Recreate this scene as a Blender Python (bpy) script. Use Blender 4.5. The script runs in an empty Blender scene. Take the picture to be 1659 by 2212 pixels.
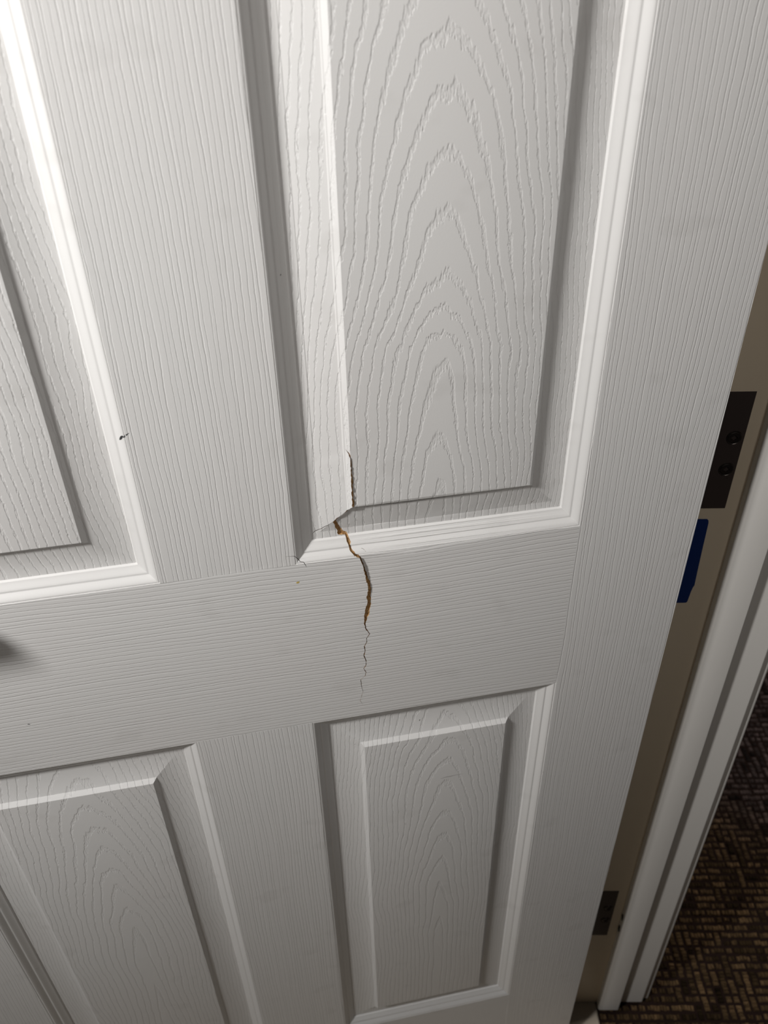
import bpy, bmesh, math, random
import numpy as np
from mathutils import Vector, Matrix
from mathutils.geometry import delaunay_2d_cdt

# ---------------------------------------------------------------- camera, light, exposure
SC = bpy.context.scene
COL = SC.collection
random.seed(4)
RNG = np.random.default_rng(4)

CAM_POS = (-0.34429, -0.47538, 1.36754)
RIGHT = Vector((0.981183, -0.192140, -0.019014))
UP = Vector((0.127292, 0.569680, 0.811949))
FWD = Vector((0.145176, 0.799092, -0.583418))
cam_data = bpy.data.cameras.new('camera')
cam = bpy.data.objects.new('camera', cam_data)
COL.objects.link(cam)
m = Matrix((RIGHT, UP, -FWD)).transposed().to_4x4()
m.translation = Vector(CAM_POS)
cam.matrix_world = m
cam_data.sensor_fit = 'VERTICAL'
cam_data.sensor_height = 9.8
cam_data.sensor_width = 9.8 * 1659 / 2212
cam_data.lens = 1760.776 / 2212 * 9.8
cam_data.clip_start = 0.01
cam_data.dof.use_dof = True
cam_data.dof.focus_distance = 0.63
cam_data.dof.aperture_fstop = 2.4
SC.camera = cam

world = bpy.data.worlds.new('world')
SC.world = world
world.use_nodes = True
bg = world.node_tree.nodes['Background']
bg.inputs['Color'].default_value = (1.0, 0.90, 0.80, 1)
bg.inputs['Strength'].default_value = 0.005


def lamp(name, kind, loc, aim, energy, color, size, **kw):
    d = bpy.data.lights.new(name, kind)
    d.energy = energy
    d.color = color
    if kind == 'AREA':
        d.shape = 'DISK'
        d.size = size
    else:
        d.shadow_soft_size = size
    for k, v in kw.items():
        setattr(d, k, v)
    o = bpy.data.objects.new(name, d)
    COL.objects.link(o)
    o.location = loc
    o.rotation_euler = (Vector(aim) - Vector(loc)).to_track_quat('-Z', 'Y').to_euler()
    return o


# the room's wall lamp (up and to the left, close to the door), two added fill spots behind the camera, the hall's ceiling lamp
lamp('wall_lamp', 'AREA', (-1.15, -0.50, 1.72), (-0.25, 0.0, 1.47), 13.9, (1.0, 0.985, 0.965), 0.13)
lamp('fill_spot', 'SPOT', (-0.45, -1.45, 2.30), (-0.55, 0.0, 1.38), 17, (1.0, 0.955, 0.91), 0.12,
     spot_size=math.radians(48), spot_blend=1.0)
lamp('fill_spot', 'SPOT', (0.10, -1.20, 2.20), (0.0, 0.0, 1.20), 14, (1.0, 0.955, 0.91), 0.12,
     spot_size=math.radians(46), spot_blend=1.0)
lamp('hall_lamp', 'AREA', (1.7, 0.30, 2.35), (1.2, 0.3, 0.0), 22, (1.0, 0.93, 0.86), 0.5)

vs = SC.view_settings
SC.display_settings.display_device = 'sRGB'
vs.view_transform = 'Standard'
vs.look = 'None'
vs.gamma = 1.0
vs.use_curve_mapping = False
vs.exposure = 0.0


# ---------------------------------------------------------------- node helpers
class G:
    """A small wrapper that lets shader maths be written as expressions."""
    def __init__(self, mat):
        self.nt = mat.node_tree
        self.n = self.nt.nodes
        self.l = self.nt.links

    def put(self, sock, v):
        if isinstance(v, E_):
            self.l.new(v.s, sock)
        else:
            sock.default_value = v

    def math(self, op, *a, clamp=False):
        nd = self.n.new('ShaderNodeMath')
        nd.operation = op
        nd.use_clamp = clamp
        for i, v in enumerate(a):
            self.put(nd.inputs[i], v)
        return E_(self, nd.outputs[0])

    def coords(self):
        t = self.n.new('ShaderNodeTexCoord')
        s = self.n.new('ShaderNodeSeparateXYZ')
        self.l.new(t.outputs['Object'], s.inputs[0])
        return [E_(self, o) for o in s.outputs]

    def noise(self, x, y, detail=2.0, rough=0.5, scale=1.0):
        c = self.n.new('ShaderNodeCombineXYZ')
        self.put(c.inputs[0], x)
        self.put(c.inputs[1], y)
        nd = self.n.new('ShaderNodeTexNoise')
        nd.noise_dimensions = '2D'
        nd.inputs['Scale'].default_value = scale
        nd.inputs['Detail'].default_value = detail
        nd.inputs['Roughness'].default_value = rough
        self.l.new(c.outputs[0], nd.inputs['Vector'])
        return E_(self, nd.outputs['Fac'])

    def white(self, v):
        nd = self.n.new('ShaderNodeTexWhiteNoise')
        nd.noise_dimensions = '1D'
        self.put(nd.inputs['W'], v)
        return E_(self, nd.outputs['Value'])

    def curve(self, v, pts):
        nd = self.n.new('ShaderNodeFloatCurve')
        cu = nd.mapping.curves[0]
        while len(cu.points) < len(pts):
            cu.points.new(0.5, 0.5)
        for p, (a, b) in zip(cu.points, pts):
            p.location = (a, b)
            p.handle_type = 'AUTO'
        nd.mapping.update()
        self.put(nd.inputs['Value'], v)
        return E_(self, nd.outputs[0])

    def smooth(self, v, a, b):
        nd = self.n.new('ShaderNodeMapRange')
        nd.interpolation_type = 'SMOOTHSTEP'
        self.put(nd.inputs['Value'], v)
        self.put(nd.inputs['From Min'], a)
        self.put(nd.inputs['From Max'], b)
        return E_(self, nd.outputs[0])


class E_:
    def __init__(self, g, s):
        self.g, self.s = g, s
    def __add__(self, o): return self.g.math('ADD', self, o)
    __radd__ = __add__
    def __sub__(self, o): return self.g.math('SUBTRACT', self, o)
    def __rsub__(self, o): return self.g.math('SUBTRACT', o, self)
    def __mul__(self, o): return self.g.math('MULTIPLY', self, o)
    __rmul__ = __mul__
    def __truediv__(self, o): return self.g.math('DIVIDE', self, o)


def new_mat(name, color, rough=0.5, metallic=0.0, spec=0.5):
    mt = bpy.data.materials.new(name)
    mt.use_nodes = True
    b = mt.node_tree.nodes['Principled BSDF']
    b.inputs['Base Color'].default_value = (*color, 1)
    b.inputs['Roughness'].default_value = rough
    b.inputs['Metallic'].default_value = metallic
    b.inputs['Specular IOR Level'].default_value = spec
    return mt


def add_bump(g, height_mm, mt, strength=1.0):
    bp = g.n.new('ShaderNodeBump')
    bp.inputs['Strength'].default_value = strength
    bp.inputs['Distance'].default_value = 0.001
    g.put(bp.inputs['Height'], height_mm)
    g.l.new(bp.outputs[0], g.n['Principled BSDF'].inputs['Normal'])


PAINT = (0.79, 0.775, 0.75)
PAINT_ROUGH = 0.47


def paint_tint(g, x, z):
    """Faint uneven tone of the old white paint."""
    f = g.noise(x * 9.0, z * 7.0, 2.0)
    mx = g.n.new('ShaderNodeMix')
    mx.data_type = 'RGBA'
    sm = g.smooth(g.noise(x * 22.0 + 5.0, z * 30.0, 2.0), 0.64, 0.78)
    g.put(mx.inputs[0], f)
    mx.inputs[6].default_value = (0.79, 0.788, 0.775, 1)
    mx.inputs[7].default_value = (0.80, 0.782, 0.768, 1)
    m2 = g.n.new('ShaderNodeMix')
    m2.data_type = 'RGBA'
    g.put(m2.inputs[0], sm * 0.10)
    g.l.new(mx.outputs[2], m2.inputs[6])
    m2.inputs[7].default_value = (0.42, 0.40, 0.37, 1)
    g.l.new(m2.outputs[2], g.n['Principled BSDF'].inputs['Base Color'])


def mat_plain():
    mt = new_mat('white_paint_smooth', PAINT, 0.42)
    g = G(mt)
    x, y, z = g.coords()
    paint_tint(g, x, z)
    add_bump(g, g.noise(x * 700.0, z * 700.0, 2.0) * 0.02, mt)
    return mt


def mat_straight(name, horizontal, pitch, seed):
    """Embossed straight wood grain: narrow wavy grooves running along one axis."""
    mt = new_mat(name, PAINT, PAINT_ROUGH)
    g = G(mt)
    x, y, z = g.coords()
    paint_tint(g, x, z)
    u, v = (z, x) if horizontal else (x, z)
    u = u + seed
    w1 = g.noise(u * 9.0, v * 2.6, 1.0) * 0.012
    w2 = g.noise(u * 85.0, v * 9.0, 1.0) * 0.0028
    w3 = g.noise(u * 120.0, v * 55.0, 2.0) * 0.0010
    w4 = g.noise(u * 600.0, v * 300.0, 3.0, 0.65) * 0.00050
    t = (u + w1 + w2 + w3 + w4) / pitch
    fl = g.math('FLOOR', t)
    f = g.math('FRACT', t)
    r = g.white(fl)
    c = 0.25 + 0.5 * g.white(fl + 31.7)
    hw = (0.11 if horizontal else 0.085) + 0.07 * r
    groove = 1.0 - g.math('ABSOLUTE', f - c) / hw
    groove = g.math('MAXIMUM', groove, 0.0)
    groove = g.math('POWER', groove, 0.7)
    amp = 0.45 + 0.9 * g.noise(fl * 7.31, v * 16.0, 1.0) 
    h = 0.0 - groove * amp * (0.165 if horizontal else 0.19)
    h = h + 0.03 * g.noise(u * 900.0, v * 500.0, 2.0)
    add_bump(g, h, mt)
    return mt


def mat_cathedral(name, xc, apex, w, z0, z1, squeeze, seed):
    """Embossed arched grain as on a plain-sawn board: tree rings cut by a slanting plane.
    apex: heights of the ring tops, first ring first; w: ring spacing."""
    mt = new_mat(name, PAINT, PAINT_ROUGH)
    g = G(mt)
    x, y, z = g.coords()
    paint_tint(g, x, z)
    xs = x + seed
    teeth = (g.noise(xs * 420.0, z * 40.0 + seed, 2.0, 0.6) - 0.5) * 0.010
    teeth2 = (g.noise(xs * 130.0, z * 30.0, 1.0) - 0.5) * 0.010
    zz = z + teeth + teeth2
    dmax = (len(apex) + 1) * w
    pts = [((zz_ - z0) / (z1 - z0), (i) * w / dmax) for i, zz_ in enumerate(apex)]
    pts = [p for p in pts if 0.0 < p[0] < 1.0]
    pts = [(0.0, 0.0)] + pts if pts[0][1] > 0 else [(0.0, 0.0)] + pts
    pts.append((1.0, 1.0))
    d = g.curve((zz - z0) / (z1 - z0), pts) * dmax
    xw = (x - xc) + (g.noise(xs * 14.0, z * 7.0, 1.0) - 0.5) * 0.016
    xw = xw + (g.noise(xs * 75.0, z * 34.0, 2.0) - 0.5) * 0.0034
    xw = xw + (g.noise(xs * 600.0, z * 240.0, 3.0, 0.65) - 0.5) * 0.0016
    right = g.math('GREATER_THAN', xw, 0.0)
    far = g.math('ABSOLUTE', xw)
    xw = xw * (1.0 + right * squeeze) * (0.90 + 6.5 * far)
    rad = g.math('POWER', g.math('POWER', g.math('ABSOLUTE', xw), 1.55) + g.math('POWER', d, 1.55), 1 / 1.55)
    t = rad / w
    fl = g.math('FLOOR', t)
    f = g.math('FRACT', t)
    gw = (g.noise(xs * 1000.0, z * 230.0, 2.0) - 0.5) * 0.22 + 0.24 + 0.22 * (g.noise(x * 30.0, z * 12.0 + fl * 3.7, 1.0) - 0.45)
    e = 0.035
    up = g.smooth(f, 1.0 - gw - e, 1.0 - gw + e)
    dn = g.smooth(f, 1.0 - 2.2 * e, 1.0)
    groove = up * (1.0 - dn)
    rag = g.smooth(g.noise(xs * 800.0, z * 260.0, 2.0), 0.38, 0.62)
    h = 0.0 - groove * (0.16 + 0.09 * rag)
    h = h + 0.025 * g.noise(x * 800.0, z * 800.0, 2.0)
    add_bump(g, h, mt)
    return mt


# ---------------------------------------------------------------- object helpers
def link(name, mesh, mat, parent=None):
    o = bpy.data.objects.new(name, mesh)
    COL.objects.link(o)
    if mat is not None:
        mesh.materials.append(mat)
    if parent is not None:
        o.parent = parent
    return o


def mesh_of(name, verts, faces, smooth=False, angle=None):
    me = bpy.data.meshes.new(name)
    me.from_pydata([tuple(map(float, v)) for v in verts], [], faces)
    me.update()
    if smooth:
        me.polygons.foreach_set('use_smooth', [True] * len(me.polygons))
        if angle is not None:
            me.set_sharp_from_angle(angle=math.radians(angle))
    return me


def empty(name, loc=(0, 0, 0)):
    o = bpy.data.objects.new(name, None)
    COL.objects.link(o)
    o.location = loc
    o.empty_display_size = 0.05
    return o


def tag(o, label=None, cat=None, group=None, kind=None):
    if label: o['label'] = label
    if cat: o['category'] = cat
    if group: o['group'] = group
    if kind: o['kind'] = kind
    return o


# ---------------------------------------------------------------- the door: layout (metres; x=0 at the hinge edge, y=0 the face)
A, B, C = 0.1021, 0.2239, 0.0987
WD = 2 * A + 2 * B + C
HT = 2.03
Z_BOT, Z_LT, Z_LB, Z_TOP = 0.1943, 0.8045, 0.9826, 1.915
PX = [(-A - B, -A), (-A - 2 * B - C, -A - B - C)]        # right, left
PZ = [(Z_BOT, Z_LT), (Z_LB, Z_TOP)]                       # lower, upper
# moulding profile: distance in from the panel edge (mm) -> depth (mm)
PROF = [(0, 0), (0.35, 0.55), (0.8, 0.30), (1.3, 0.38), (2.0, 0.72), (3.0, 1.40), (4.0, 2.18), (5.0, 3.02), (6.0, 3.88),
        (6.5, 4.28), (6.8, 4.38), (7.7, 4.46), (8.0, 4.60), (9.2, 5.42), (10.4, 6.25), (11.6, 7.05), (12.8, 7.72), (13.5, 8.05),
        (14.5, 9.60), (20.6, 9.60), (41.5, 3.70), (45.0, 0.10), (45.8, 0.0)]
MOULD = 14.5e-3
PD = np.array([p[0] for p in PROF]) * 1e-3
PY = np.array([p[1] for p in PROF]) * 1e-3

CRACK_L = [(-0.2835, 1.076), (-0.2816, 1.0728), (-0.2808, 1.0675), (-0.281, 1.0599), (-0.281, 1.0525), (-0.281, 1.0451), (-0.2808, 1.0375), (-0.281, 1.0286), (-0.2878, 1.0198), (-0.2937, 1.0147), (-0.2952, 1.0127), (-0.2936, 1.0073), (-0.2914, 0.9987), (-0.2864, 0.9979), (-0.2858, 0.9935), (-0.2844, 0.9877), (-0.2814, 0.9837), (-0.2775, 0.9813), (-0.2755, 0.9744), (-0.2742, 0.9667), (-0.2734, 0.959), (-0.2723, 0.9533), (-0.2721, 0.9477), (-0.2737, 0.9419), (-0.2728, 0.9374), (-0.2743, 0.9315), (-0.2752, 0.9254), (-0.2762, 0.9211), (-0.2761, 0.9156), (-0.2763, 0.912), (-0.2755, 0.9072), (-0.2722, 0.9007)]
CRACK_R = [(-0.2835, 1.076), (-0.2812, 1.0734), (-0.28, 1.0674), (-0.2799, 1.0597), (-0.2799, 1.0524), (-0.2798, 1.0449), (-0.2797, 1.0373), (-0.2797, 1.028), (-0.2872, 1.0187), (-0.2927, 1.0137), (-0.2924, 1.0122), (-0.2904, 1.0067), (-0.2885, 1.0019), (-0.2851, 0.9992), (-0.2833, 0.9938), (-0.2829, 0.9882), (-0.2803, 0.9842), (-0.2766, 0.9811), (-0.2745, 0.9742), (-0.2732, 0.9665), (-0.2721, 0.9588), (-0.2703, 0.9529), (-0.2698, 0.9473), (-0.2707, 0.9413), (-0.2703, 0.9369), (-0.2704, 0.9307), (-0.2714, 0.9246), (-0.2724, 0.9203), (-0.2738, 0.916), (-0.2752, 0.9117), (-0.2748, 0.907), (-0.2721, 0.9007)]
CRACK_HAIR = [(-0.2748, 0.8963), (-0.2747, 0.892), (-0.277, 0.8877), (-0.2764, 0.8827), (-0.2777, 0.8771), (-0.276, 0.8699), (-0.2765, 0.865), (-0.2784, 0.8619), (-0.2765, 0.857), (-0.2772, 0.8531), (-0.2813, 0.8489), (-0.2811, 0.8416), (-0.2799, 0.834), (-0.2828, 0.823), (-0.2803, 0.817)]
# how far the right side is pushed in behind the left one (mm) at each point of the crack
STEP = [0, 0.5, 1.0, 1.3, 1.5, 1.7, 1.8, 1.8, 1.6, 1.4, 1.3, 1.4, 1.6, 1.7, 1.7, 1.6, 1.7, 2.0, 2.3, 2.4, 2.3, 2.2, 2.1, 1.9, 1.7, 1.5, 1.3, 1.1, 0.9, 0.7, 0.5, 0.3] + [0.22, 0.18, 0.14, 0.12, 0.10, 0.08, 0.07, 0.06, 0.05, 0.04, 0.03, 0.02, 0.02, 0.01, 0.0]


def jitter(L, Rr, STEP):
    """Break long straight bits of the lips so the torn edge is ragged."""
    l2, r2, s2 = [], [], []
    for i in range(len(L) - 1):
        a, b = np.array(L[i]), np.array(L[i + 1])
        c, d = np.array(Rr[i]), np.array(Rr[i + 1])
        n = max(1, int(np.linalg.norm(b - a) / 0.0016))
        for k in range(n):
            t = k / n
            w = np.linalg.norm((a + (b - a) * t) - (c + (d - c) * t))
            amp = min(0.42 * w, 0.00050) if k else 0.0
            l2.append(tuple(a + (b - a) * t + RNG.uniform(-amp, amp, 2)))
            r2.append(tuple(c + (d - c) * t + RNG.uniform(-amp, amp, 2)))
            s2.append(STEP[i] + (STEP[i + 1] - STEP[i]) * t)
    l2.append(tuple(L[-1])); r2.append(tuple(Rr[-1])); s2.append(STEP[-1])
    return l2, r2, s2


nh = len(CRACK_HAIR)
FL, FR, FS = [], [], []
FULL_L = CRACK_L[:-1] + [(-0.27235, 0.9007)]
FULL_R = [(px + (0.0001 if 1 <= i <= 7 else 0.0005 if 20 <= i <= 24 else 0.0), pz) for i, (px, pz) in enumerate(CRACK_R[:-1])] + [(-0.27195, 0.9007)]
HP = [(-0.27215, 0.9007)] + CRACK_HAIR
for i, (px, pz) in enumerate(CRACK_HAIR):
    hw = 0.00024 * (1 - i / (nh - 1)) ** 0.7 + (0.00009 if i < nh - 1 else 0.0)
    pa, pb = np.array(HP[i]), np.array(HP[min(i + 2, nh)])
    tt = (pb - pa) / np.linalg.norm(pb - pa)
    FULL_L.append((px + tt[1] * hw, pz - tt[0] * hw)); FULL_R.append((px - tt[1] * hw, pz + tt[0] * hw))
FL, FR, FS = jitter(FULL_L, FULL_R, STEP)
CL = (np.array(FL) + np.array(FR)) / 2
SEGA, SEGB = CL[:-1], CL[1:]
STEPM = np.array(FS) * 1e-3
SD = SEGB - SEGA
SL2 = (SD ** 2).sum(1)
SN = np.stack([-SD[:, 1], SD[:, 0]], 1) / np.sqrt(SL2)[:, None]    # path runs downwards: this normal points right (+x)
DECAY = 0.020


def crack_offset(P):
    out = np.zeros(len(P))
    near = (P[:, 0] > -0.37) & (P[:, 0] < -0.20) & (P[:, 1] > 0.79) & (P[:, 1] < 1.13)
    for i in np.nonzero(near)[0]:
        d = P[i] - SEGA
        t = np.clip((d * SD).sum(1) / SL2, 0, 1)
        q = SEGA + SD * t[:, None]
        dist = np.hypot(*(P[i] - q).T)
        k = int(dist.argmin())
        if k + 1 < len(SEGA) and abs(dist[k + 1] - dist[k]) < 1e-9:
            nrm = SN[k] + SN[k + 1]
        elif k > 0 and abs(dist[k - 1] - dist[k]) < 1e-9:
            nrm = SN[k] + SN[k - 1]
        else:
            nrm = SN[k]
        side = ((P[i] - q[k]) * nrm).sum()
        a = STEPM[k] + (STEPM[k + 1] - STEPM[k]) * t[k]
        fall = math.exp(-(dist[k] / DECAY) ** 1.5)
        out[i] = (0.55 if side > 0 else -0.45) * a * fall
    return out


JOINTS = []                                              # pressed joint lines between stiles, rails and mullions
for xa in (-A, -A - 2 * B - C):
    for za, zb in ((0.0, Z_BOT), (Z_LT, Z_LB), (Z_TOP, HT)):
        JOINTS.append((xa, za, xa, zb))
for zc in (Z_BOT, Z_LT, Z_LB, Z_TOP):
    JOINTS.append((-A - B - C, zc, -A - B, zc))


def panel_at(x, z):
    for i, (x0, x1) in enumerate(PX):
        for j, (z0, z1) in enumerate(PZ):
            if x0 < x < x1 and z0 < z < z1:
                return i, j, min(x - x0, x1 - x, z - z0, z1 - z)
    return None


def base_depth(P):
    x, z = P[:, 0], P[:, 1]
    y = np.zeros(len(P))
    for x0, x1 in PX:
        for z0, z1 in PZ:
            d = np.minimum(np.minimum(x - x0, x1 - x), np.minimum(z - z0, z1 - z))
            ins = d > 0
            y[ins] = np.interp(d[ins], PD, PY)
    for xa, za, xb, zb in JOINTS:
        if xa == xb:
            on = (np.abs(x - xa) < 1e-5) & (z > za + 1e-4) & (z < zb - 1e-4)
        else:
            on = (np.abs(z - za) < 1e-5) & (x > xa + 1e-4) & (x < xb - 1e-4)
        y[on] = 0.00045
    return y


verts2, edges2 = [], []


def add_pt(x, z):
    verts2.append((x, z))
    return len(verts2) - 1


def add_line(pts, closed=False):
    ids = [add_pt(*p) for p in pts]
    for a, b in zip(ids, ids[1:] + ([ids[0]] if closed else [])):
        if a != b:
            edges2.append((a, b))


Z_FOOT = 0.007
add_line([(-WD, Z_FOOT), (0, Z_FOOT), (0, HT), (-WD, HT)], True)
for x0, x1 in PX:
    for z0, z1 in PZ:
        for d in PD:
            add_line([(x0 + d, z0 + d), (x1 - d, z0 + d), (x1 - d, z1 - d), (x0 + d, z1 - d)], True)
        e = PD[-1]
        for cx, sx in ((x0, 1), (x1, -1)):
            for cz, sz in ((z0, 1), (z1, -1)):
                add_line([(cx, cz), (cx + sx * e, cz + sz * e)])
for xa, za, xb, zb in JOINTS:
    for o in (-0.0006, 0, 0.0006):
        if xa == xb:
            add_line([(xa + o, max(za, Z_FOOT)), (xb + o, zb)])
        else:
            add_line([(xa, za + o), (xb, zb + o)])
HOLES = []
hole = [FL[0]] + FR[1:-1] + [FL[-1]] + FL[-2:0:-1]
HOLES.append(hole)


def hairline(pts, w):
    a, b = [], []
    n = len(pts)
    for i in range(n):
        p = np.array(pts[i]); q = np.array(pts[max(i - 1, 0)]); r = np.array(pts[min(i + 1, n - 1)])
        t = (r - q) / np.linalg.norm(r - q)
        nn = np.array((-t[1], t[0]))
        h = w * (0.0 if i in (0, n - 1) else 0.5)
        a.append(tuple(p + nn * h)); b.append(tuple(p - nn * h))
    return [a[0]] + b[1:-1] + [a[-1]] + a[-2:0:-1]


HOLES.append(hairline([(-0.2961, 1.0122), (-0.2990, 1.0097), (-0.3015, 1.0083), (-0.3039, 1.0062), (-0.3068, 1.0052), (-0.309, 1.0042), (-0.3107, 1.0021)], 0.0004))
HOLES.append(hairline([(-0.3334, 0.9917), (-0.3259, 0.9909), (-0.3240, 0.9880), (-0.3222, 0.9846), (-0.3197, 0.9839), (-0.3186, 0.9815), (-0.3176, 0.9786)], 0.0004))
for h_ in HOLES:
    add_line(h_, True)
# a finer net of points around the crack so the broken skin can bend
for gx in np.arange(-0.345, -0.215, 0.0027):
    for gz in np.arange(0.805, 1.10, 0.0033):
        add_pt(gx + random.uniform(-4e-4, 4e-4), gz + random.uniform(-4e-4, 4e-4))

K = 1000.0
ov, oe, of, *_ = delaunay_2d_cdt([Vector((x * K, z * K)) for x, z in verts2], edges2, [], 0, 1e-4, False)
P2 = np.array([(v.x, v.y) for v in ov]) / K
BASE = base_depth(P2)
YS = BASE + crack_offset(P2)


def in_poly(px, pz, poly):
    c = False
    n = len(poly)
    j = n - 1
    for i in range(n):
        xi, zi = poly[i]; xj, zj = poly[j]
        if (zi > pz) != (zj > pz) and px < (xj - xi) * (pz - zi) / (zj - zi) + xi:
            c = not c
        j = i
    return c


HB = [(min(p[0] for p in h_), max(p[0] for p in h_), min(p[1] for p in h_), max(p[1] for p in h_)) for h_ in HOLES]
groups = {}
for f in of:
    a, b, c = f
    pts = P2[[a, b, c]]
    ar = (pts[1, 0] - pts[0, 0]) * (pts[2, 1] - pts[0, 1]) - (pts[2, 0] - pts[0, 0]) * (pts[1, 1] - pts[0, 1])
    if abs(ar) < 1e-13:
        continue
    tri = (a, b, c) if ar > 0 else (a, c, b)              # seen from -y: x right, z up
    cx, cz = pts.mean(0)
    key = None
    for h_, (bx0, bx1, bz0, bz1) in zip(HOLES, HB):
        if bx0 <= cx <= bx1 and bz0 <= cz <= bz1 and in_poly(cx, cz, h_):
            key = ('break',) if h_ is HOLES[0] else ('hair', HOLES.index(h_))
    if key is None:
        pa = panel_at(cx, cz)
        if pa:
            key = ('mould' if pa[2] < MOULD else 'panel', pa[0], pa[1])
        elif cx > -A:
            key = ('stile', 0)
        elif cx < -A - 2 * B - C:
            key = ('stile', 1)
        elif cz < Z_BOT:
            key = ('rail', 0)
        elif Z_LT < cz < Z_LB:
            key = ('rail', 1)
        elif cz > Z_TOP:
            key = ('rail', 2)
        else:
            key = ('mullion', 0 if cz < Z_LT else 1)
    groups.setdefault(key, []).append(tri)


def part_mesh(name, tris, ys, angle=16):
    used = sorted({i for t in tris for i in t})
    mp = {i: k for k, i in enumerate(used)}
    vv = [(P2[i, 0], ys[i], P2[i, 1]) for i in used]
    return mesh_of(name, vv, [tuple(mp[i] for i in t) for t in tris], True, angle)


M_PLAIN = mat_plain()
M_V = [mat_straight('white_embossed_grain_upright_%d' % i, False, 0.0034, s) for i, s in enumerate((0.0, 3.7, 8.1, 11.9))]
M_H = mat_straight('white_embossed_grain_crosswise', True, 0.0038, 5.3)
M_CATH = {
    (0, 1): mat_cathedral('white_embossed_arches_upper_right', -0.2165,
                          [0.985, 1.047, 1.0832, 1.1389, 1.1569, 1.1753, 1.1977, 1.2361, 1.2687, 1.30, 1.3278, 1.36, 1.40, 1.45, 1.51], 0.0090, 0.94, 1.60, 0.18, 0.0),
    (1, 1): mat_cathedral('white_embossed_arches_upper_left', -0.552,
                          [0.96, 1.02, 1.10, 1.15, 1.20, 1.25, 1.30, 1.35, 1.40, 1.46], 0.0095, 0.94, 1.60, 0.0, 2.0),
    (1, 0): mat_cathedral('white_embossed_arches_lower_left', -0.529,
                          [0.28, 0.42, 0.5411, 0.5771, 0.6207, 0.6493, 0.6843, 0.7175, 0.7466, 0.7763, 0.80], 0.0080, 0.19, 0.83, 0.15, 4.0),
    (0, 0): mat_cathedral('white_embossed_arches_lower_right', -0.2025,
                          [0.36, 0.44, 0.511, 0.5609, 0.6047, 0.6439, 0.6907, 0.7244, 0.7536, 0.7818, 0.80], 0.0075, 0.19, 0.83, 0.15, 6.0),
}


def mat_fibre():
    mt = new_mat('torn_brown_fibreboard', (0.42, 0.24, 0.10), 0.9, 0, 0.15)
    g = G(mt)
    x, y, z = g.coords()
    f = g.noise(x * 1400.0, z * 700.0, 3.0)
    mx = g.n.new('ShaderNodeMix'); mx.data_type = 'RGBA'
    g.put(mx.inputs[0], g.smooth(f, 0.3, 0.7))
    mx.inputs[6].default_value = (0.36, 0.19, 0.075, 1)
    mx.inputs[7].default_value = (0.68, 0.44, 0.21, 1)
    g.l.new(mx.outputs[2], g.n['Principled BSDF'].inputs['Base Color'])
    add_bump(g, f * 0.5, mt)
    return mt


M_FIBRE = mat_fibre()

door = empty('door_1')
tag(door, 'white moulded panel door with embossed wood grain, cracked across its lock rail', 'door', kind='structure')
NAMES = {'stile': 'stile', 'rail': 'rail', 'mullion': 'mullion'}
panels = {}
for key, tris in sorted(groups.items(), key=str):
    k0 = key[0]
    if k0 == 'stile':
        link('stile', part_mesh('stile', tris, YS), M_V[key[1]], door)
    elif k0 == 'rail':
        o = link('rail', part_mesh('rail', tris, YS), M_H, door)
        if key[1] == 1:
            o['label'] = 'wide lock rail split by a jagged crack'
    elif k0 == 'mullion':
        link('mullion', part_mesh('mullion', tris, YS), M_V[2 + key[1]], door)
    elif k0 == 'panel':
        o = link('raised_panel', part_mesh('raised_panel', tris, YS), M_CATH[key[1:]], door)
        if key[1:] == (0, 1):
            o['label'] = 'raised panel broken at its lower left corner'
        panels[key[1:]] = o
for key, tris in sorted(groups.items(), key=str):
    if key[0] == 'mould':
        link('panel_moulding', part_mesh('panel_moulding', tris, YS, 22), M_PLAIN, panels[key[1:]])

# the torn brown board inside the crack: a sloping trench between the two lips, with ragged walls
FLs = np.array(FL); FRs = np.array(FR)
M_HAIRCRACK = new_mat('dark_hairline_crack', (0.10, 0.075, 0.055), 0.9, 0, 0.1)


def trench(name, tris, mat, label):
    used = sorted({i for t in tris for i in t})
    bv, bf, idx, cnt = [], [], {}, {}
    for i in used:
        dl = np.hypot(*(FLs - P2[i]).T).min(); dr = np.hypot(*(FRs - P2[i]).T).min()
        thin = mat is M_HAIRCRACK or P2[i, 1] < 0.9 or 0.960 < P2[i, 1] < 0.984
        yb = YS[i] + (0.0030 if thin else 0.0021 if dl < dr else 0.0004) + random.uniform(-0.0003, 0.0003)
        idx[i] = len(bv)
        bv.append((P2[i, 0], YS[i] - 0.00002, P2[i, 1]))
        bv.append((P2[i, 0], yb, P2[i, 1]))
    for t in tris:
        bf.append(tuple(idx[i] + 1 for i in t))
        for a, b in zip(t, t[1:] + t[:1]):
            cnt[(a, b)] = 1
    for (a, b) in cnt:
        if (b, a) not in cnt:
            bf.append((idx[a], idx[b], idx[b] + 1, idx[a] + 1))
    o = link(name, mesh_of(name, bv, bf), mat, door)
    o['label'] = label


trench('crack', groups[('break',)], M_FIBRE, 'jagged crack baring torn brown fibreboard')
for k_ in (1, 2):
    if ('hair', k_) in groups:
        trench('hairline_crack', groups[('hair', k_)], M_HAIRCRACK, 'fine dark hairline crack')

# core of the door: edges and back
bm = bmesh.new()
T = 0.0365
c0 = [bm.verts.new((x, y, z)) for y in (0.0, T) for x, z in ((-WD, Z_FOOT), (0, Z_FOOT), (0, HT), (-WD, HT))]
for q in ((0, 4, 5, 1), (1, 5, 6, 2), (2, 6, 7, 3), (3, 7, 4, 0), (4, 7, 6, 5)):
    bm.faces.new([c0[i] for i in q])
bmesh.ops.recalc_face_normals(bm, faces=bm.faces)
me = bpy.data.meshes.new('door_core'); bm.to_mesh(me); bm.free()
link('door_core', me, M_PLAIN, door)


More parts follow.
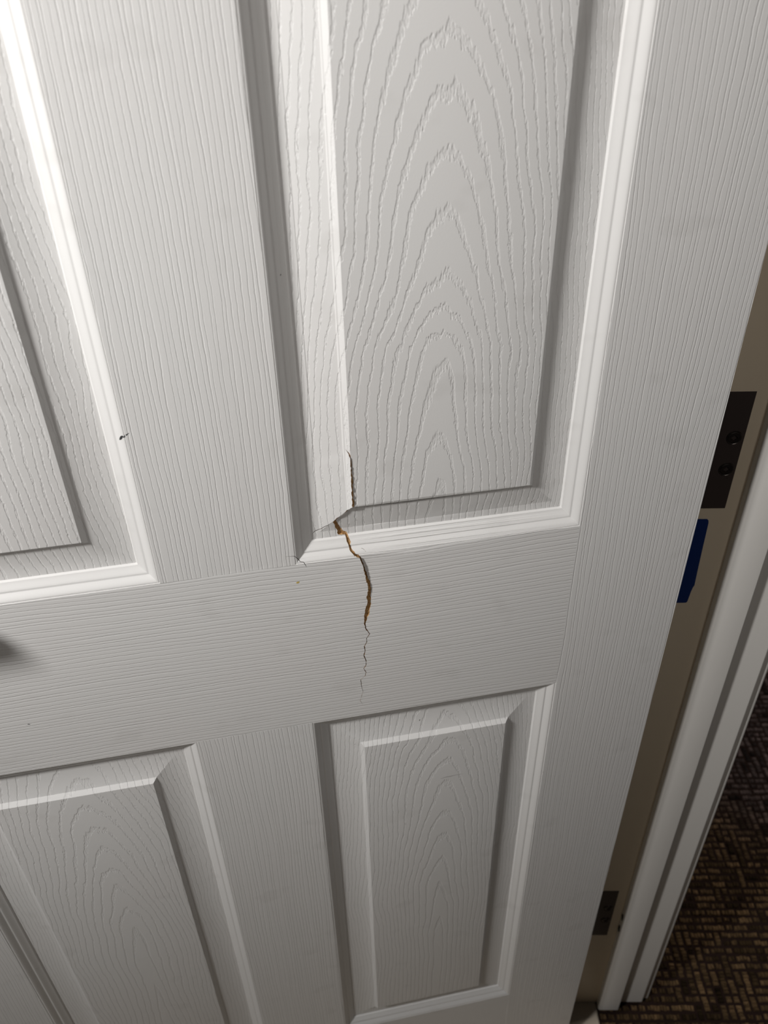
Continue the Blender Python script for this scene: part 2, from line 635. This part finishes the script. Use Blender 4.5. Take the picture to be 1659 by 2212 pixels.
# ---------------------------------------------------------------- marks on the door
def surf_y(x, z):
    p = np.array([[x, z]])
    return float((base_depth(p) + crack_offset(p))[0])


def sliver(name, pts, half, mat, lift=0.00012, parent=None, depth=None):
    """A thin ragged mark that follows the door face."""
    vv, ff = [], []
    n = len(pts)
    for i in range(n):
        p = np.array(pts[i]); q = np.array(pts[max(i - 1, 0)]); r = np.array(pts[min(i + 1, n - 1)])
        t = (r - q) / np.linalg.norm(r - q); nn = np.array((-t[1], t[0]))
        h = half[i]
        for s, dy in ((1, 0.0), (0, lift), (-1, 0.0)):
            a = p + nn * h * s
            vv.append((a[0], surf_y(a[0], a[1]) - 0.00003 - dy, a[1]))
    for i in range(n - 1):
        for k in (0, 1):
            a = i * 3 + k
            ff.append((a, a + 1, a + 4, a + 3))
    return link(name, mesh_of(name, vv, ff, True), mat, parent)


M_DARK = new_mat('black_scuff', (0.03, 0.03, 0.032), 0.7)
M_GREY = new_mat('grey_scuff', (0.45, 0.43, 0.41), 0.6)
M_HAIRL = new_mat('brown_hair', (0.12, 0.08, 0.05), 0.5)
M_STAIN = new_mat('yellow_stain', (0.62, 0.47, 0.16), 0.5)
o = sliver('scuff_mark', [(-0.4291, 1.1027), (-0.4283, 1.1037), (-0.4274, 1.1052), (-0.4262, 1.1058), (-0.4250, 1.1064), (-0.4240, 1.1069), (-0.4230, 1.1076), (-0.4220, 1.1082)],
           [0.0002, 0.0007, 0.0008, 0.0009, 0.0006, 0.0005, 0.0003, 0.0001], M_DARK, parent=door)
o['label'] = 'small black nick beside the upper left panel'
sliver('scuff_mark', [(-0.5494, 0.8584), (-0.5487, 0.8586), (-0.5480, 0.8581), (-0.5474, 0.8580)], [0.0002, 0.00035, 0.0003, 0.0001], M_DARK, parent=door)
sliver('scuff_mark', [(-0.2283, 0.7750), (-0.2279, 0.7754), (-0.2275, 0.7762)], [0.0003, 0.0004, 0.0002], M_DARK, parent=door)
sliver('scuff_mark', [(-0.3164, 1.1993), (-0.3162, 1.1998), (-0.3160, 1.2003)], [0.0002, 0.0003, 0.0002], M_DARK, parent=door)
sliver('scuff_mark', [(-0.1020, 0.6734), (-0.1016, 0.6736), (-0.1012, 0.6739)], [0.0003, 0.0005, 0.0002], M_GREY, parent=door)
sliver('stray_hair', [(-0.2754, 0.9872), (-0.2742, 0.9868), (-0.2733, 0.9861), (-0.2723, 0.9846)], [0.0001, 0.00012, 0.00012, 0.0001], M_HAIRL, parent=door)
sliver('stray_hair', [(-0.1388, 1.0075), (-0.1400, 1.0060), (-0.1412, 1.0050)], [0.0001, 0.00012, 0.0001], M_HAIRL, parent=door)
o = sliver('stain', [(-0.3268, 0.9650), (-0.3258, 0.9652), (-0.3249, 0.9655), (-0.3242, 0.9660)], [0.0003, 0.0010, 0.0008, 0.0003], M_STAIN, parent=door, lift=0.00004)
o['label'] = 'small yellow stain on the lock rail'
o = sliver('scuff_mark', [(-0.2080, 0.6931), (-0.2030, 0.6942), (-0.1980, 0.6941), (-0.1930, 0.6948), (-0.1860, 0.6946)], [0.0002, 0.0004, 0.0005, 0.0003, 0.0001], M_GREY, parent=door, lift=0.00004)

# the lever handle on the latch side: just outside the picture, its soft shadow falls into it
M_BRONZE = new_mat('dark_bronze_metal', (0.060, 0.046, 0.042), 0.42, 0.2)


def add_cyl(bm, p, ax, r0, r1, L, seg=24):
    ax = Vector(ax).normalized()
    rot = ax.to_track_quat('Z', 'Y').to_matrix().to_4x4()
    rot.translation = Vector(p) + ax * (L / 2)
    bmesh.ops.create_cone(bm, cap_ends=True, segments=seg, radius1=r0, radius2=r1, depth=L, matrix=rot)


def bm_obj(name, bm, mat, parent=None, smooth=True, angle=35):
    bmesh.ops.recalc_face_normals(bm, faces=bm.faces)
    me = bpy.data.meshes.new(name); bm.to_mesh(me); bm.free()
    if smooth:
        me.polygons.foreach_set('use_smooth', [True] * len(me.polygons))
        me.set_sharp_from_angle(angle=math.radians(angle))
    return link(name, me, mat, parent)


HX, HZ = -WD + 0.060, 1.023
bm = bmesh.new()
add_cyl(bm, (HX, 0.0, HZ), (0, -1, 0), 0.032, 0.030, 0.008)
handle = bm_obj('handle', bm, M_BRONZE, door)
handle['label'] = 'dark lever handle'
bm = bmesh.new()
add_cyl(bm, (HX, -0.008, HZ), (0, -1, 0), 0.010, 0.010, 0.042)
add_cyl(bm, (HX - 0.008, -0.052, HZ), (1, 0, 0), 0.012, 0.010, 0.089, 20)
bmesh.ops.create_uvsphere(bm, u_segments=16, v_segments=10, radius=0.010, matrix=Matrix.Translation((HX + 0.081, -0.052, HZ)))
bm_obj('lever', bm, M_BRONZE, handle)


# ---------------------------------------------------------------- door frame, seen past the hinge edge
ORI = np.array((0.06697, 0.03988))
TH = math.radians(11.7)
ES = np.array((math.cos(TH), -math.sin(TH)))             # along the reveal, from this room to the hall
EN = np.array((-math.sin(TH), -math.cos(TH)))            # out of the reveal, towards the camera


def sn(s, n):
    p = ORI + ES * s + EN * n
    return p[0], p[1]


def extrude_sn(name, prof, z0, z1, mat, parent=None, angle=30):
    n = len(prof)
    vv = [(*sn(s, t), z) for z in (z0, z1) for s, t in prof]
    ff = [tuple(range(n))[::-1], tuple(range(n, 2 * n))]
    for i in range(n):
        j = (i + 1) % n
        ff.append((i, j, n + j, n + i))
    me = mesh_of(name, vv, ff)
    b = bmesh.new(); b.from_mesh(me); bmesh.ops.recalc_face_normals(b, faces=b.faces); b.to_mesh(me); b.free()
    me.polygons.foreach_set('use_smooth', [True] * len(me.polygons))
    me.set_sharp_from_angle(angle=math.radians(angle))
    return link(name, me, mat, parent)


def arc(cx, cy, r, a0, a1, n=6):
    return [(cx + r * math.cos(math.radians(a0 + (a1 - a0) * i / n)), cy + r * math.sin(math.radians(a0 + (a1 - a0) * i / n))) for i in range(n + 1)]


def mat_jamb(name, colour):
    mt = new_mat(name, colour, 0.40)
    g = G(mt)
    x, y, z = g.coords()
    add_bump(g, g.noise(x * 160.0 + y * 160.0, z * 60.0, 2.0) * 0.06, mt)
    return mt


M_JAMB = mat_jamb('off_white_frame_paint', (0.84, 0.815, 0.775))
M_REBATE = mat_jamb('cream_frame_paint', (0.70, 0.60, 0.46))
frame = empty('trim_1', (*sn(0, 0), 0))
tag(frame, 'cream painted door frame with a rounded stop, right of the cracked door', 'door frame', kind='structure')
FINV = Matrix.Translation(frame.location).inverted()


def own(o):
    o.parent = frame
    o.matrix_parent_inverse = FINV
    return o


FH = 2.06
own(extrude_sn('jamb', [(-0.0385, 0.0), (0.0150, 0.0), (0.0150, -0.018), (-0.040, -0.018), (-0.040, -0.0015)], 0.004, FH, M_REBATE))
own(extrude_sn('jamb', [(0.0151, 0.0), (0.0690, 0.0)] + arc(0.0690, -0.0015, 0.0015, 90, 0, 4) + [(0.0705, -0.018), (0.0151, -0.018)], 0.004, FH, M_JAMB))
own(extrude_sn('door_stop', [(0.0, -0.0005), (0.0, 0.0070)] + arc(0.0037, 0.0070, 0.0037, 180, 90, 6) + arc(0.0303, 0.0097, 0.0010, 90, 0, 3) + [(0.0313, -0.0005)], 0.0012, FH - 0.03, M_JAMB))
own(extrude_sn('casing', [(0.0708, -0.0058), (0.0790, -0.0058)] + arc(0.0790, -0.0083, 0.0025, 90, 0, 4) + [(0.0835, -0.030), (0.0865, -0.045), (0.0865, -0.066), (0.0708, -0.066)], 0.003, FH, M_JAMB))
own(extrude_sn('casing', [(-0.0402, -0.0058), (-0.0480, -0.0058), (-0.0505, -0.0083), (-0.053, -0.030), (-0.056, -0.045), (-0.056, -0.066), (-0.0402, -0.066)], 0.003, FH, M_JAMB))
# two black dents in the corner of the stop near the lower hinge
for zc, hh, dd in ((0.2634, 0.008, 0.0016), (0.2335, 0.009, 0.0016)):
    bm = bmesh.new()
    bmesh.ops.create_uvsphere(bm, u_segments=10, v_segments=8, radius=1.0)
    for v in bm.verts:
        k = 1 + random.uniform(-0.2, 0.2)
        s_, n_, z_ = v.co.x * 0.0011 * k - 0.0002, v.co.y * 0.0030 * k + 0.0040, v.co.z * hh * k * 0.8 + zc
        x_, y_ = sn(s_, n_)
        v.co = (x_, y_, z_)
    o = own(bm_obj('dent', bm, M_DARK, None, True, 60))
    o['label'] = 'black dent in the door stop'


# ---------------------------------------------------------------- hinges
def make_hinge(zc, label):
    root = empty('hinge', (*sn(-0.026, 0.0), zc))
    tag(root, label, 'hinge', 'door hinges')
    def own_h(o):
        o.parent = root
        o.matrix_parent_inverse = Matrix.Translation(root.location).inverted()
        return o
    hh = 0.0571
    prof = [(-0.0390, 0.0), (-0.0390, 0.0005), (-0.0128, 0.0005), (-0.0124, 0.0001), (-0.0124, -0.0005), (-0.0390, -0.0005)]
    own_h(extrude_sn('jamb_leaf', prof, zc - hh, zc + hh, M_BRONZE))
    bm = bmesh.new()
    bmesh.ops.create_cube(bm, size=1.0, matrix=Matrix.Translation((0.0012, 0.0230, zc)) @ Matrix.Diagonal((0.0022, 0.026, 2 * hh, 1)))
    own_h(bm_obj('door_leaf', bm, M_BRONZE, None, False))
    kx, ky = sn(-0.0445, 0.0035)
    bm = bmesh.new()
    for k in range(5):
        add_cyl(bm, (kx, ky, zc - hh + k * 2 * hh / 5 + 0.0004), (0, 0, 1), 0.0056, 0.0056, 2 * hh / 5 - 0.0008, 16)
    own_h(bm_obj('knuckle', bm, M_BRONZE, None))
    for s, dz in ((-0.0211, 0.0148), (-0.0207, -0.0162)):
        bm = bmesh.new()
        segs = 20
        rings = [(0.0066, 0.0), (0.0062, 0.0007), (0.0058, 0.0004), (0.0052, 0.0003), (0.0048, 0.0008), (0.0024, 0.0011), (0.0019, -0.0006)]
        prev = None
        for r, h in rings:
            row = []
            for a in range(segs):
                t = 2 * math.pi * a / segs
                rr = r * (0.75 + 0.35 * abs(math.cos(2 * t))) if r < 0.003 else r
                x_, y_ = sn(s + rr * math.cos(t), 0.0004 + h)
                row.append(bm.verts.new((x_, y_, zc + dz + rr * math.sin(t))))
            if prev:
                for a in range(segs):
                    bm.faces.new((prev[a], prev[(a + 1) % segs], row[(a + 1) % segs], row[a]))
            prev = row
        bm.faces.new(prev)
        own_h(bm_obj('screw', bm, M_SCREW, None, True, 25))
    return root


M_SCREW = new_mat('dark_bronze_screw', (0.07, 0.06, 0.055), 0.33, 0.8)
make_hinge(1.0033, 'dark bronze hinge with two visible screws above the blue tape')
make_hinge(0.2655, 'dark bronze hinge near the floor with one glinting screw')

# ---------------------------------------------------------------- blue tape on the reveal
prof = [(-0.0385, 0.8350), (-0.0250, 0.8352), (-0.0240, 0.8366), (-0.0229, 0.8500), (-0.0222, 0.8545), (-0.0213, 0.8570), (-0.0222, 0.8800),
        (-0.0229, 0.9030), (-0.0236, 0.9300), (-0.0242, 0.9330), (-0.0256, 0.9343), (-0.0385, 0.9344)]
M_BLUE = new_mat('blue_tape', (0.002, 0.022, 0.13), 0.5)
g = G(M_BLUE)
x, y, z = g.coords()
add_bump(g, g.noise(x * 500.0, z * 120.0, 2.0) * 0.12, M_BLUE)
n = len(prof)
vv = [(*sn(s, t), z_) for t in (0.0001, 0.0007) for s, z_ in prof]
ff = [tuple(range(n)), tuple(range(n, 2 * n))[::-1]] + [(i, (i + 1) % n, n + (i + 1) % n, n + i) for i in range(n)]
me = mesh_of('tape_strip', vv, ff)
b = bmesh.new(); b.from_mesh(me); bmesh.ops.recalc_face_normals(b, faces=b.faces); b.to_mesh(me); b.free()
tag(link('tape_strip', me, M_BLUE), 'strip of dark blue tape on the door frame below the middle hinge', 'tape')

# ---------------------------------------------------------------- wall beside the frame
M_WALL = new_mat('off_white_wall', (0.72, 0.69, 0.63), 0.8)
g = G(M_WALL)
x, y, z = g.coords()
add_bump(g, g.noise(y * 120.0, z * 120.0, 3.0) * 0.25, M_WALL)
o = extrude_sn('wall_right', [(-0.0395, -0.0185), (0.0700, -0.0185), (0.0700, -1.6), (-0.0395, -1.6)], 0.0, 2.4, M_WALL)
tag(o, 'off-white wall behind the door frame, between the room and the hall', 'wall', kind='structure')

# ---------------------------------------------------------------- floors
M_FLOOR = new_mat('pale_vinyl', (0.50, 0.44, 0.36), 0.30)
g = G(M_FLOOR)
x, y, z = g.coords()
f = g.noise(x * 60.0, y * 60.0, 3.0)
mx = g.n.new('ShaderNodeMix'); mx.data_type = 'RGBA'
g.put(mx.inputs[0], f)
mx.inputs[6].default_value = (0.46, 0.40, 0.32, 1)
mx.inputs[7].default_value = (0.54, 0.48, 0.40, 1)
g.l.new(mx.outputs[2], g.n['Principled BSDF'].inputs['Base Color'])
vv, ff = [], []
edge = [(-2.2, 0.0030)] + [(-0.0050 + 0.0045 * math.sin(math.radians(a)), -0.0015 + 0.0045 * math.cos(math.radians(a))) for a in (0, 15, 30, 45, 60, 75, 90)] + [(-0.0005, -0.02), (-2.2, -0.02)]
ne = len(edge)
for n_ in (-1.5, 2.2):
    for s, z_ in edge:
        vv.append((*sn(s, n_), z_))
ff = [(i, (i + 1) % ne, ne + (i + 1) % ne, ne + i) for i in range(ne)] + [tuple(range(ne)), tuple(range(ne, 2 * ne))]
me = mesh_of('floor', vv, ff)
b = bmesh.new(); b.from_mesh(me); bmesh.ops.recalc_face_normals(b, faces=b.faces); b.to_mesh(me); b.free()
me.polygons.foreach_set('use_smooth', [True] * len(me.polygons)); me.set_sharp_from_angle(angle=math.radians(30))
tag(link('floor', me, M_FLOOR), 'pale floor of the room, ending at the carpet edge', 'floor', kind='structure')


# the hall carpet: rows of short loops lying along and across, in two tones, over a dark backing
def mat_carpet():
    mt = new_mat('patterned_carpet', (0.1, 0.07, 0.04), 0.95, 0, 0.1)
    g = G(mt)
    at = g.n.new('ShaderNodeAttribute'); at.attribute_name = 'yarn'
    hsv = g.n.new('ShaderNodeHueSaturation')
    g.l.new(at.outputs['Color'], hsv.inputs['Color'])
    x, y, z = g.coords()
    f = g.noise(x * 900.0, y * 900.0, 2.0)
    g.put(hsv.inputs['Value'], 0.45 + 1.1 * f)
    g.l.new(hsv.outputs[0], g.n['Principled BSDF'].inputs['Base Color'])
    add_bump(g, f * 2.0, mt)
    return mt


M_CARPET = mat_carpet()
PITCH = 0.0125
S0, S1, N0, N1 = 0.001, 0.80, -1.05, 0.40
ns, nn_ = int((S1 - S0) / PITCH), int((N1 - N0) / PITCH)
ca = np.zeros((ns, nn_), dtype=bool)


def tone(s, n_):
    q = math.sin(s * 7.0 + 0.6 * math.sin(n_ * 9)) + math.sin(n_ * 6.2 + 1.1) - 1.9 * (s - 0.33) + 0.9 * (n_ + 0.30)
    return 1 / (1 + math.exp(-4 * q))


vv, ff, colr = [], [], []


def lump(s0, s1, n0, n1, hgt, col):
    """one small rounded yarn loop"""
    i0 = len(vv)
    ws, wn = (s1 - s0) * 0.22, (n1 - n0) * 0.22
    for f, z_ in ((0.0, -0.004), (0.25, hgt - 0.0014), (1.0, hgt)):
        for s, t in ((s0 + f * ws, n0 + f * wn), (s1 - f * ws, n0 + f * wn), (s1 - f * ws, n1 - f * wn), (s0 + f * ws, n1 - f * wn)):
            vv.append((*sn(s + random.uniform(-5e-4, 5e-4), t + random.uniform(-5e-4, 5e-4)), z_ + random.uniform(-3e-4, 3e-4)))
            colr.append(col)
    for r in (0, 4):
        for k in range(4):
            ff.append((i0 + r + k, i0 + r + (k + 1) % 4, i0 + r + 4 + (k + 1) % 4, i0 + r + 4 + k))
    ff.append((i0 + 8, i0 + 9, i0 + 10, i0 + 11))


def loop_bar(s0, s1, n0, n1, hgt, col, along):
    """a short run of loops"""
    L = (s1 - s0) if along else (n1 - n0)
    k = max(1, round(L / 0.0048))
    for q in range(k):
        a, b = q / k, (q + 1) / k
        o = random.uniform(-0.0007, 0.0007)
        c = (*(np.array(col[:3]) * random.uniform(0.6, 1.35)), 1.0)
        h = hgt + random.uniform(-0.0010, 0.0008)
        if along:
            lump(s0 + L * a - 2e-4, s0 + L * b + 2e-4, n0 + o, n1 + o, h, c)
        else:
            lump(s0 + o, s1 + o, n0 + L * a - 2e-4, n0 + L * b + 2e-4, h, c)


for i in range(ns):
    for j in range(nn_):
        if ca[i, j]:
            continue
        if S0 + i * PITCH < 0.072 and N0 + j * PITCH < -0.026:      # the wall stands here
            continue
        bx, by = i // 5, j // 5
        horiz = ((bx * 7 + by * 13 + (bx * by) % 3) % 5) < 4
        horiz = horiz if random.random() < 0.85 else not horiz
        L = random.choice((1, 1, 1, 2, 2, 3)) if horiz else random.choice((1, 2, 2, 3))
        k = 0
        while k < L:
            a, c = (i + k, j) if horiz else (i, j + k)
            if a >= ns or c >= nn_ or ca[a, c]:
                break
            ca[a, c] = True
            k += 1
        s0 = S0 + i * PITCH; n0 = N0 + j * PITCH
        gap = 0.0019
        if horiz:
            s1, n1 = s0 + k * PITCH, n0 + PITCH
            q0, q1 = 0.0019, 0.0019
            box = (s0 + gap, s1 - gap, n0 + q0 * random.uniform(0.9, 1.5), n1 - q1 * random.uniform(0.9, 1.5))
        else:
            s1, n1 = s0 + PITCH, n0 + k * PITCH
            box = (s0 + 0.0020, s1 - 0.0020, n0 + gap, n1 - gap)
        t = tone((s0 + s1) / 2, (n0 + n1) / 2)
        gold = np.array((0.140, 0.090, 0.046)); mauve = np.array((0.115, 0.088, 0.086))
        col = (mauve + (gold - mauve) * t) * random.uniform(0.40, 1.25)
        if random.random() < 0.10:
            col = col * 0.3
        loop_bar(*box, random.uniform(0.0005, 0.0022) - 0.0015, (*col, 1.0), horiz)
me = mesh_of('carpet', vv, ff)
att = me.color_attributes.new('yarn', 'FLOAT_COLOR', 'POINT')
att.data.foreach_set('color', np.array(colr, dtype=np.float32).ravel())
carpet = link('carpet', me, M_CARPET)
tag(carpet, 'dark brown and mauve loop carpet of the hall beyond the door frame', 'carpet', kind='stuff')
M_BACK = new_mat('dark_carpet_backing', (0.020, 0.012, 0.010), 0.95, 0, 0.05)
g = G(M_BACK)
x, y, z = g.coords()
add_bump(g, g.noise(x * 500.0, y * 500.0, 2.0) * 1.0, M_BACK)
vv, ff = [], []
for q_ in (((-0.0004, -0.0185), (0.0702, -0.0185), (0.0702, 2.2), (-0.0004, 2.2)), ((0.0702, -1.5), (2.2, -1.5), (2.2, 2.2), (0.0702, 2.2))):
    i0 = len(vv)
    vv += [(*sn(s, n_), z_) for z_ in (-0.003, -0.02) for s, n_ in q_]
    ff += [(i0, i0 + 1, i0 + 2, i0 + 3), (i0 + 4, i0 + 5, i0 + 6, i0 + 7)] + [(i0 + i, i0 + (i + 1) % 4, i0 + 4 + (i + 1) % 4, i0 + 4 + i) for i in range(4)]
me = mesh_of('carpet_backing', vv, ff)
b = bmesh.new(); b.from_mesh(me); bmesh.ops.recalc_face_normals(b, faces=b.faces); b.to_mesh(me); b.free()
link('carpet_backing', me, M_BACK, carpet)
